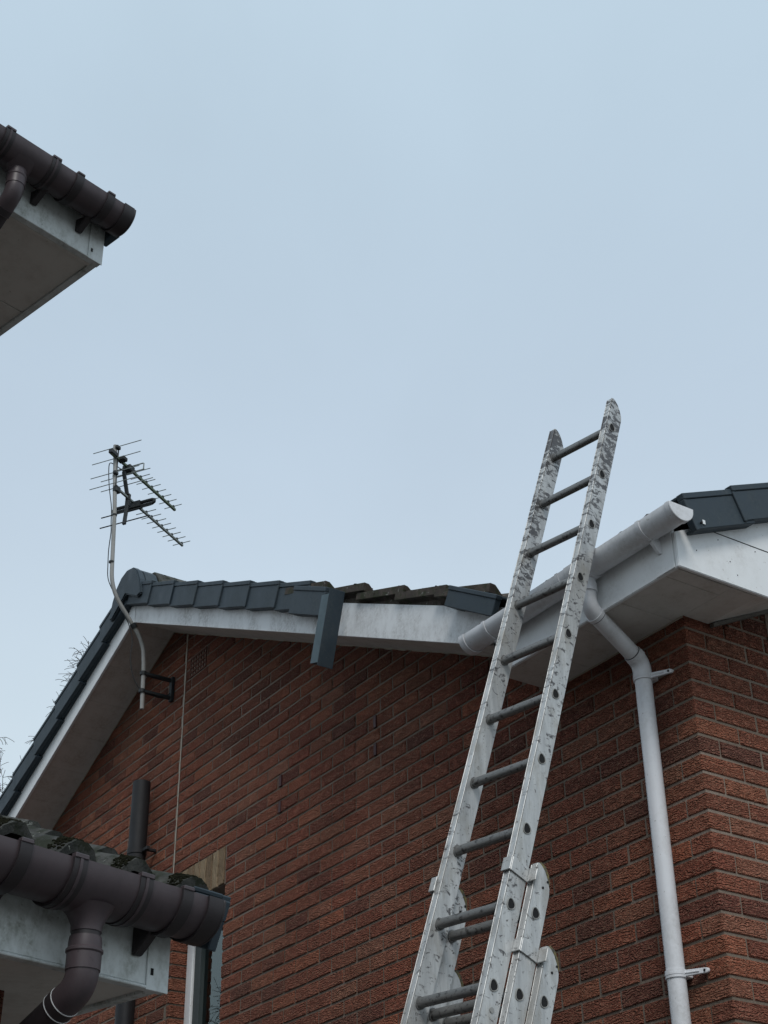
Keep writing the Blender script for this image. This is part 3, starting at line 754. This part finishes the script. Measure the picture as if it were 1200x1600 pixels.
mb.tube(pts+[pts[0]], .012, 8); mb.obox(P(u, 0, 7.52), BD, BE, Z_, (-.022, -.06, -.022), (.022, .06, .024)); part(mb, 'folded_dipole', M['blackplastic'], ae, smooth=True)
for i in range(9):
    u = .30+.068*i
    rod('director_rod', u, -.082+.0012*i, .082-.0012*i, 7.558)
    mb = MB(); mb.obox(P(u, 0, 7.555), BD, BE, Z_, (-.007, -.009, -.004), (.007, .009, .010)); part(mb, 'rod_clip', M['blackplastic'], ae)
# cable from the upper dipole, down the mast and into the eaves
cb = [P(.10, -.03, 7.75), P(.02, -.05, 7.76), P(-.03, -.055, 7.745), P(-.035, -.055, 7.68), P(-.02, -.048, 7.55), P(-.0, -.03, 7.40), P(0, -.021, 7.28), V((MX-.018, 3.455, 7.20)), V((MX-.03, 3.455, 7.08)), V((MX-.03, 3.46, 6.95)), V((MX-.022, 3.465, 6.86)), V((MX-.012, 3.49, 6.79)), V((MX-.01, 3.56, 6.68)), V((MX, 3.60, 6.60)), V((MX+.0, 3.635, 6.54)), V((MX, 3.665, 6.44)), V((MX, 3.66, 6.33)), V((MX, 3.68, 6.22)), V((MX, 3.73, 6.13)), V((MX, 3.80, 6.10)), V((MX, 3.90, 6.095)), V((MX, 3.955, 6.14))]
def smooth_path(p, n=4):
    o = []
    for i in range(len(p)-1):
        a, b, c, d = p[max(i-1, 0)], p[i], p[i+1], p[min(i+2, len(p)-1)]
        for j in range(n):
            t = j/n; o.append(.5*((2*b)+(c-a)*t+(2*a-5*b+4*c-d)*t*t+(3*b-a-3*c+d)*t**3))
    return o+[p[-1]]
mb = MB(); mb.tube(smooth_path(cb), .0034, 6); part(mb, 'cable', M['blackplastic'], ae, smooth=True)
for q, tz in ((V((MX, 3.461, 7.33)), .006), (V((MX, 3.470, 6.97)), .006)):
    mb = MB(); mb.tube([q-Z_*tz, q+Z_*tz], .0175, 12); part(mb, 'cable_tie', M['blackplastic'], ae)
mb = MB(); dv = (V((MX, 3.53, 6.72))-V((MX, 3.74, 6.45))).normalized(); q = V((MX, 3.665, 6.55)); mb.tube([q-dv*.016, q+dv*.016], .020, 12); part(mb, 'cable_tie', M['blackplastic'], ae)

# ================================================================== THE EXTENSION LADDER
K = 1.13
P0 = CAM+(V((-3.6372, 3.2596, 5.1112))-CAM)*K
LA = V((.9869, .1597, -.0231)).normalized(); LS = V((-.0303, .3241, .9455)); LS = (LS-LA*LS.dot(LA)).normalized()
LN = LS.cross(LA); LN = LN if LN.y > 0 else -LN        # towards the wall
SP = .25*K; LW = .2829*K
foot = P0-LS*((P0.z)/LS.z)
ladder = thing('extension_ladder', 'paint spattered aluminium three section extension ladder leaning on the white gutter', 'ladder', foot)
def stile(a0, off, s_top, s_bot, name='stile'):
    """side rail: box section with a rounded upper rear corner"""
    d0, d1 = off-.032, off+.046
    pts = [(s_top, d0), (s_top+.004, d0+.012)]
    pts = [(s_bot, d0), (s_top-.006, d0), (s_top, d0+.005), (s_top-.002, d0+.020), (s_top-.014, d0+.040), (s_top-.035, d0+.058), (s_top-.062, d0+.074), (s_top-.085, d1), (s_bot, d1)]
    m = MB(); m.prism([P0+LA*a0+LS*s+LN*d for s, d in pts], LA*.028)
    return m
def ladder_section(inner, off, s_top, s_bot, first, nr, plug, w0, w1):
    for a0 in (w0-.028, w1-.028):
        st = part(stile(a0, off, s_top, s_bot), 'stile', M['alu'], ladder, bevel=.0028, seg=2, smooth=True)
        # raised front edge beads
        m = MB()
        for q in (0, .0245): m.obox(P0+LA*(a0+q), LS, LA, LN, (s_bot, 0, off-.0345), (s_top-.008, .0035, off-.0318))
        part(m, 'edge_bead', M['alu'], st, bevel=.0008)
        if plug:
            m = MB(); m.prism([P0+LA*(a0+.001)+LS*s+LN*d for s, d in ((s_top-.004, off-.020), (s_top+.008, off-.016), (s_top+.004, off+.008), (s_top-.018, off+.030), (s_top-.05, off+.043), (s_top-.055, off+.036), (s_top-.025, off+.02))], LA*.026)
            part(m, 'end_plug', M['plug'], st, bevel=.003)
        for q in (.045, .075):
            m = MB(); c = P0+LA*(a0+.028)+LS*(s_top-q)+LN*(off+.01 if q > .05 else off+.026); m.tube([c, c+LA*.002], .0045, 8)
            if plug: part(m, 'rivet', M['rubber'], st)
    for i in range(nr):
        s = first-SP*i
        if s < s_bot: break
        m = MB(); ns = 20
        a, b = LA, None
        # rounded triangular rung
        def ring(aa, r):
            o = []
            for j in range(ns):
                t = 2*math.pi*j/ns; rr = r*(1+.085*math.cos(3*t+.0))
                o.append(P0+LA*aa+LS*(s+rr*math.sin(t))+LN*(off+rr*math.cos(t)*.92))
            return o
        rings = [ring(w0-.0295, .0165), ring(w0-.0295, .0185), ring(w0+.006, .0165), ring(w0+.0061, .0145), ring(w1-.034, .0145), ring(w1-.0339, .0165), ring(w1+.0018, .0172), ring(w1+.0022, .0145), ring(w1-.026, .0138)]
        rings = [ring(w0-.027, .0185), ring(w0+.004, .0215), ring(w0+.0045, .0172), ring(w1-.0325, .0172), ring(w1-.032, .0205), ring(w1-.027, .0200)]
        rim = [ring(w1-.002, .0150), ring(w1-.002, .0205), ring(w1+.0025, .0200), ring(w1+.0032, .0178), ring(w1+.0012, .0162)]
        vs = [p for r_q in rings for p in r_q]; nn = len(rings)
        fs = [(i2*ns+j, i2*ns+(j+1) % ns, (i2+1)*ns+(j+1) % ns, (i2+1)*ns+j) for i2 in range(nn-1) for j in range(ns)]
        fs += [tuple(range(ns))[::-1], tuple(range((nn-1)*ns, nn*ns))]
        m.add(vs, fs); rg_ = part(m, 'rung', M['rung'], ladder, smooth=True)
        m = MB(); vs = [p for r_q in rim for p in r_q]; nn = len(rim)
        m.add(vs, [(i2*ns+j, i2*ns+(j+1) % ns, (i2+1)*ns+(j+1) % ns, (i2+1)*ns+j) for i2 in range(nn-1) for j in range(ns)])
        part(m, 'rung_rim', M['galv'], rg_, smooth=True)
        m = MB(); m.add(ring(w1+.0008, .0168), [tuple(range(ns))])
        part(m, 'rung_hole', M['rubber'], rg_)
ladder_section(0, 0, .166, -3.30, 0, 13, False, 0, LW)
DA, DN = .026, .086
S2, S3 = -2.075, -2.335
ladder_section(1, DN, S2, -4.9, S2-.175, 11, True, -DA, LW+DA)
ladder_section(2, 2*DN, S3, -P0.z/LS.z-.02, S3-.18, 14, True, -1.85*DA, LW+1.85*DA)
# guide brackets: U-shaped straps that tie each section to the one behind
def bracket(side_, off, s, h, w):
    m = MB(); t = .004
    a0 = (w-.028 if side_ > 0 else -w-.0) if False else None
    if side_ > 0: x0, x1, xo = w-.034, w+.006, w+.006
    m.obox(P0, LS, LA, LN, (s-h/2, x0, off-.042), (s+h/2, x1, off-.0365)); m.obox(P0, LS, LA, LN, (s-h/2, x1-.0045, off-.036), (s+h/2, x1, off+DN+.0))
    m.obox(P0, LS, LA, LN, (s-h/2, x1-.004+.0045, off+DN-.045), (s+h/2, x1+.036, off+DN-.040))
    return part(m, 'guide_bracket', M['alu'], ladder, bevel=.0012)
bracket(1, 0, S2-.055, .050, LW); bracket(1, DN, S3-.045, .045, LW+DA)
m = MB(); m.obox(P0, LS, LA, LN, (S2-.075, -.046, -.042), (S2-.02, -.020, -.0365)); m.obox(P0, LS, LA, LN, (S2-.075, -.046, -.036), (S2-.02, -.0415, DN)); part(m, 'guide_bracket', M['alu'], ladder, bevel=.0012)
m = MB(); c = P0+LA*(LW)+LS*(-SP*9-.075)+LN*.012; m.tube([c, c+LA*.003], .009, 12); part(m, 'bolt', M['galv'], ladder)

# ================================================================== NEIGHBOUR'S EAVES (upper left) and GARAGE (lower left)
TN = R(13.5); D_ = V((-math.sin(TN), math.cos(TN), 0)); NN = V((math.cos(TN), math.sin(TN), 0))
def Q(s, n, z): return D_*s+NN*n+Z_*z
def nbox(mbx, s0, s1, n0, n1, z0, z1): mbx.obox(V((0, 0, 0)), D_, NN, Z_, (s0, n0, z0), (s1, n1, z1))
def neighbour(root, F, s_end, zs, fh, s0, wall_n, wall_s, gutr, gn, gz, g_end, drop_s, tag):
    m = MB(); nbox(m, s0, wall_s, wall_n-5.5, wall_n, 0, zs+.02); part(m, 'wall', M['mortar'] if False else M['brick_stuff'], root)
    m = MB(); nbox(m, s0, s_end, F-.02, F, zs-.0, zs+fh); nbox(m, s0, s_end, F-.0195, F+.003, zs-.006, zs-.0005)
    fb = part(m, 'fascia_board', M['oldwhite'], root, bevel=.0015)
    m = MB(); nbox(m, s_end-.048, s_end+.002, F+.0005, F+.0035, zs-.008, zs+fh-.002); part(m, 'corner_trim', M['oldwhite'], root, bevel=.0008)
    m = MB(); nbox(m, s_end-.040, s_end-.034, F+.0035, F+.0045, zs+.018, zs+.030); part(m, 'nail_head', M['rubber'], root)
    return fb
# ---- upper left
nh = thing('neighbouring_house', 'neighbouring house eaves corner with dark brown gutter and white boards at upper left', 'house', Q(0, -3.4, 0))
UF, US, UZ = -2.836, 1.945, 4.807
neighbour(nh, UF, US, UZ, .17, -4, -3.37, 1.70, 0, 0, 0, 0, 0, 0)
m = MB(); nbox(m, -4, US-.02, UF-.345, UF-.021, UZ+.004, UZ+.014); part(m, 'soffit_panel', M['oldsoffit'], nh, bevel=.001)
m = MB(); nbox(m, -4, US-.02, -3.6, UF-.349, UZ+.004, UZ+.014); part(m, 'soffit_panel', M['oldsoffit'], nh, bevel=.001)
m = MB(); nbox(m, -4, US-.0, -9.0, UF-.0215, UZ+.0145, UZ+.06); part(m, 'soffit_backing', M['oldsoffit'], nh)
m = MB(); nbox(m, US-.02, US, -9.0, UF-.0205, UZ-.002, UZ+.17); part(m, 'verge_board', M['oldwhite'], nh, bevel=.001)
m = MB(); nbox(m, -4, US-.0205, UF-.034, UF-.0205, UZ-.004, UZ+.0035); part(m, 'soffit_bead', M['oldsoffit'], nh, bevel=.001)
# ---- lower left
gh = thing('garage', 'low garage with mossy tiles, brown gutter and weathered white fascia at lower left', 'garage', Q(0, -2.4, 0))
LF, LE, LZ = -2.166, 1.79, 2.62
neighbour(gh, LF, LE, LZ, .17, -2.5, -2.385, 1.60, 0, 0, 0, 0, 0, 0)
m = MB(); nbox(m, -2.5, LE-.02, -2.60, LF-.021, LZ+.004, LZ+.012); part(m, 'soffit_panel', M['oldsoffit'], gh, bevel=.001)
m = MB(); nbox(m, LE-.02, LE, -2.62, LF-.0205, LZ-.002, LZ+.15); part(m, 'verge_board', M['oldwhite'], gh, bevel=.001)
m = MB(); m.prism([Q(LE-.02, -2.62, LZ), Q(LE-.02, -5.2, LZ+1.17), Q(LE-.02, -5.2, LZ+1.32), Q(LE-.02, -2.62, LZ+.16)], D_*.02); part(m, 'verge_board', M['oldwhite'], gh)
def roof_slab(root, F, ze, s0, s1, n1, slope, mat, back=True):
    m = MB(); th = .03
    a = lambda n: ze+slope*(F-n)
    m.prism([Q(s0, F, a(F)-th), Q(s0, n1, a(n1)-th), Q(s0, n1, a(n1)), Q(s0, F, a(F))], D_*(s1-s0))
    n2 = n1-(F-n1)
    m.prism([Q(s0, n1, a(n1)-th), Q(s0, n2, a(F)-th), Q(s0, n2, a(F)), Q(s0, n1, a(n1))], D_*(s1-s0))
    return part(m, 'roof', mat, root)
nroof = roof_slab(nh, UF+.03, UZ+.155, -4, US+.02, -5.8, .46, M['garage_tile'])
gsl = .457
groof = roof_slab(gh, LF+.04, LZ+.135, -2.5, LE+.015, -4.2, gsl, M['garage_tile'])
# pantiles on the garage: a roll every 130 mm
gt = [tile_mesh('roof_tile', M['garage_tile'], .26, .36, 2, .042, th=.016, seed=20+s, ns=14) for s in range(4)]
ca = math.cos(math.atan(gsl)); sa = math.sin(math.atan(gsl))
upG = -NN*ca+Z_*sa; nG = NN*sa+Z_*ca; tg = R(3.2)
up = (upG*math.cos(tg)-nG*math.sin(tg)).normalized(); nn = (nG*math.cos(tg)+upG*math.sin(tg)).normalized()
for r in range(7):
    for c in range(8):
        s = 1.833-.26*(c+1)
        n0 = -2.085-.265*r
        o_ = Q(s, n0+rnd.uniform(-.006, .006), LZ+.138+gsl*(LF+.04-n0)+.022+rnd.uniform(-.003, .003))
        put('roof_tile', gt[(r*3+c) % 4], groof, mat4=frame(o_, D_, up, nn))
# dry verge units on the garage edge
for r in range(7):
    n0 = -2.072-.285*r; a = (upG*math.cos(R(2.5))-nG*math.sin(R(2.5))).normalized(); b = (nG*math.cos(R(2.5))+upG*math.sin(R(2.5))).normalized()
    m = MB(); m.box(0, .31, 0, .02, -.10, 0); m.box(0, .31, -.07, -.0005, -.008, .001); m.box(-.003, .006, -.065, .0195, -.045, -.0085)
    zt = 2.783+gsl*(-2.068-n0)-.004
    put('verge_cap', m.mesh('verge_cap', M['cap'], bevel=.002), groof, mat4=frame(Q(1.835, n0, zt), a, D_, b))
m = MB(); nbox(m, US+.004, US+.026, UF-.02, UF+.045, UZ+.085, UZ+.135); part(m, 'verge_cap', M['cap'], nroof, bevel=.004)
# gutters
def brown_gutter(root, base_n, z, s0, s_end, r, clips, tee, bracket_s, fn, zb):
    b0 = NN*base_n+Z_*z
    m = MB(); half_round(m, b0+D_*s0, D_, s_end-s0, NN, r); gg = part(m, 'gutter', M['brown'], root, smooth=True)
    end_cap(s_end-.001, s_end+.006, 'end_cap', M['brown_seal'], gg, 0, 0, r+.005, d=D_, o2=NN, base=b0)
    collar('end_rim', s_end-.035, s_end-.001, r+.005, M['brown_seal'], gg, b0, D_, NN)
    for s in clips:
        collar('joint_clip', s-.012, s+.012, r+.0055, M['brown_seal'], gg, b0, D_, NN)
        m = MB(); m.obox(b0+D_*(s-.012), D_, NN, Z_, (0, r-.004, .004), (.024, r+.0075, .011)); part(m, 'clip_tab', M['brown'], gg, bevel=.001)
    t0, t1 = tee
    collar('running_outlet', t0, t1, r+.004, M['brown'], gg, b0, D_, NN)
    for s in (t0+.012, t1-.012):
        collar('outlet_rim', s-.014, s+.014, r+.0062, M['brown_seal'], gg, b0, D_, NN)
        collar('outlet_rib', s-.003, s+.003, r+.0075, M['brown'], gg, b0, D_, NN)
        m = MB(); m.obox(b0+D_*(s-.014), D_, NN, Z_, (0, r-.004, .004), (.028, r+.0085, .012)); part(m, 'clip_tab', M['brown'], gg, bevel=.001)
    for s in bracket_s:
        m = MB(); m.prism([b0+D_*(s-.01)+NN*(-.01)-Z_*(r*.9), Q(s-.01, fn+.001, z-.03), Q(s-.01, fn+.001, zb), Q(s-.01, fn+.010, zb)], D_*.02)
        part(m, 'bracket_arm', M['brown_seal'], gg, bevel=.002)
    return gg
gg = brown_gutter(gh, -2.100, 2.752, -2.4, 1.806, .058, (1.378, 1.722, .9, .4), (1.475, 1.640), (1.715, 1.39), LF, LZ+.045)
ug = brown_gutter(nh, -2.766, 4.935, -3.8, 1.955, .050, (1.765, 1.872, 1.30, .9), (1.52, 1.695), (1.70, 1.855, 1.28), UF, UZ+.055)
bpy.context.view_layer.update(); DG = bpy.context.evaluated_depsgraph_get()
def ground_z(x, y, z):
    hit, loc, *_ = S.ray_cast(DG, V((x, y, z)), V((0, 0, -1)), distance=.6)
    return loc.z if hit else None
# moss and grit lodged behind the garage gutter
m = MB(); rr = random.Random(3)
def blob(mbx, c, r, sq=.7):
    vs = []; fs = []; nu, nv = 7, 5
    for i in range(nv+1):
        for j in range(nu):
            th = math.pi*i/nv; ph = 2*math.pi*j/nu; q = r*(1+rr.uniform(-.28, .28))
            vs.append(c+V((math.sin(th)*math.cos(ph)*q, math.sin(th)*math.sin(ph)*q, math.cos(th)*q*sq)))
    for i in range(nv):
        for j in range(nu): fs.append((i*nu+j, i*nu+(j+1) % nu, (i+1)*nu+(j+1) % nu, (i+1)*nu+j))
    mbx.add(vs, fs)
for i in range(2600):
    s = rr.uniform(1.1, 1.80); ph = ((1.833-s) / .13) % 1.0; onroll = abs(ph-.5) < .3
    if not onroll and rr.random() < .85: continue
    n0 = -2.085+rr.uniform(-.03, .010); d = abs(ph-.5)/.5
    z = 2.755+gsl*(-2.085-n0)+.048*max(0, math.cos(min(1, d*1.35)*math.pi/2))**.8+.010
    if s > 1.64: z += .008*rr.random()
    p = Q(s, n0, 0); gz_ = ground_z(p.x, p.y, 3.1)
    if gz_ and gz_ > 2.76: blob(m, V((p.x, p.y, gz_)), rr.uniform(.0014, .0042))
o = part(m, 'moss', M['moss'], groof); o['kind'] = 'stuff'
m = MB()
for i in range(260):
    y = 3.76+rr.random()**.8*1.5; a = R(rr.uniform(20, 120)); x = AX+.02+.20*math.cos(a); gz_ = ground_z(x, y, rz+.5)
    if gz_: blob(m, V((x, y, gz_-.002)), rr.uniform(.004, .012))
for i in range(420):
    x = rr.uniform(-5.72, -4.75); y = YB+rr.uniform(-.05, .05); gz_ = ground_z(x, y, rk(x)+.6)
    if gz_: blob(m, V((x, y, gz_)), rr.uniform(.002, .006))
o = part(m, 'moss', M['moss'], roof); o['kind'] = 'stuff'
# downpipes under the brown gutters
def swan(root, s, n, ztop, zel, dn, dzz, f=.76, L_=.5):
    r = .034*f
    a = Q(s, n, ztop); b = Q(s, n, zel); c = Q(s, n-dn, zel-dzz); dirn = (c-b).normalized(); c = b+dirn*L_
    m = MB(); m.tube([a, Q(s, n, ztop-.012), Q(s, n, ztop-.03), Q(s, n, zel+.088)], [.046, .036, .0355*f, .0345*f], 28); dpp = part(m, 'downpipe', M['brown'], root, smooth=True)
    m = MB(); m.tube([Q(s, n, zel+.096), Q(s, n, zel+.070)], .0325*f, 28); part(m, 'seal_ring', M['brown_seal'], dpp, smooth=True)
    m = MB(); m.tube([Q(s, n, zel+.080), Q(s, n, zel+.072), Q(s, n, zel+.062), Q(s, n, zel+.055)], [.0355*f, .037*f, .0375*f, .0375*f], 28)
    m.tube([Q(s, n, zel+.061), Q(s, n, zel+.058), Q(s, n, zel+.054), Q(s, n, zel+.051)], [.038*f, .0415*f, .0415*f, .038*f], 28)
    m.tube([Q(s, n, zel+.053), Q(s, n, zel+.024)], .0385*f, 28)
    part(m, 'socket', M['brown'], dpp, smooth=True)
    m = MB(); m.tube([Q(s, n, zel+.026)]+bend(a, b, c, .028, 10)+[b+dirn*.055], .0365*f, 28); part(m, 'elbow', M['brown'], dpp, smooth=True)
    m = MB(); m.tube([b+dirn*.0445, b+dirn*.046], .0375*f, 28); m.tube([b+dirn*.064, b+dirn*.0655], .0378*f, 28); part(m, 'elbow_rim', M['white'] if root is gh else M['brown'], dpp, smooth=True)
    m = MB(); m.tube([b+dirn*.047, b+dirn*.064], .0371*f, 28); part(m, 'elbow_socket', M['brown_seal'], dpp, smooth=True)
    m = MB(); m.tube([b+dirn*.06, c], r, 28); part(m, 'offset_pipe', M['brown_seal'], dpp, smooth=True)
swan(gh, 1.556, -2.100, 2.702, 2.572, .126, .055)
swan(nh, 1.600, -2.768, 4.895, 4.795, .10, .07, f=.68)

# ================================================================== HOUSE ACROSS THE YARD (added to block low sky and darken the eaves; seen in reflections)
oh = thing('sky_blocking_house', 'unseen brick house with a dark roof, added behind the viewer to block low sky', 'house', (-4, -9, 0))
m = MB(); m.box(-13, 3.5, -17, -9, 0, 5.2); part(m, 'wall', M['brick_stuff'], oh)
m = MB(); m.prism([(-13.4, -8.6, 5.15), (-13.4, -13, 7.5), (-13.4, -17.4, 5.15)], (17.3, 0, 0)); part(m, 'roof', M['tile'], oh)
for x in (-11, -6.5, -1):
    for z in (1.0, 3.5):
        m = MB(); m.box(x, x+1.4, -9.02, -8.96, z, z+1.1); f = part(m, 'window', M['white'], oh); m = MB(); m.box(x+.08, x+1.32, -8.959, -8.95, z+.08, z+1.02); part(m, 'pane', M['glass'], f)

# ================================================================== BARE TREES
def tree(base, crown_c, crown_r, height_split, seed, label, limbs=9, twigs=True, r0=.16):
    rr = random.Random(seed); t = thing('bare_tree', label, 'tree', base, 'bare trees behind the houses')
    mt = MB(); mc = MB(); base = V(base); top = V((base.x, base.y, height_split))
    pts = [base, base.lerp(top, .5)+V((rr.uniform(-.1, .1), rr.uniform(-.1, .1), 0)), top]
    mt.tube(pts, [r0, r0*.8, r0*.62], 10)
    cc = V(crown_c)
    def grow(p, d, length, r, depth):
        n = 5; q = p.copy(); path = [q.copy()]; dd_ = d.normalized()
        for i in range(n):
            dd_ = (dd_+V((rr.gauss(0, .16), rr.gauss(0, .16), rr.gauss(0, .12)+(.05 if depth < 3 else -.10)))).normalized()
            q = q+dd_*(length/n); path.append(q.copy())
        mc.tube(path, [max(.004, r*(1-.6*i/n)) for i in range(n+1)], 5 if depth < 2 else 3, caps=False)
        if depth >= 4: return
        k = {0: 6, 1: 6, 2: 6, 3: 6}[depth]
        for i in range(k):
            f = .25+.75*(i+rr.random())/k; idx = min(n, int(f*n)); p2 = path[idx]
            a = V((rr.gauss(0, 1), rr.gauss(0, 1), rr.gauss(0, .7)+(.3 if depth < 2 else -.1))).normalized()
            grow(p2, (dd_*.75+a*.75).normalized(), length*rr.uniform(.42, .62), r*.42, depth+1)
    for i in range(limbs):
        ang = 2*math.pi*i/limbs+rr.uniform(-.3, .3); d = V((math.cos(ang)*.7, math.sin(ang)*.7, rr.uniform(.5, 1.2)))
        grow(top-V((0, 0, rr.uniform(0, .8))), d, crown_r*rr.uniform(.75, 1.0), r0*.34, 0)
    part(mt, 'trunk', M['bark'], t, smooth=True); part(mc, 'crown', M['bark'], t)
    return t
tree((-21.7, 7.9, 0), (-21, 9, 9), 2.8, 10.05, 11, 'bare tree whose fine top twigs show above the middle of the left verge', 5, r0=.15)
tree((-23.6, 7.3, 0), (-23, 7, 8), 4.0, 6.9, 5, 'bare tree with drooping twigs at the left edge of the frame, low beside the verge', 6, r0=.17)
tree((-23.0, -4.2, 0), (-23, -4, 8), 4.5, 3.6, 9, 'bare tree standing behind the viewer, mirrored in the narrow window', 6, r0=.2)
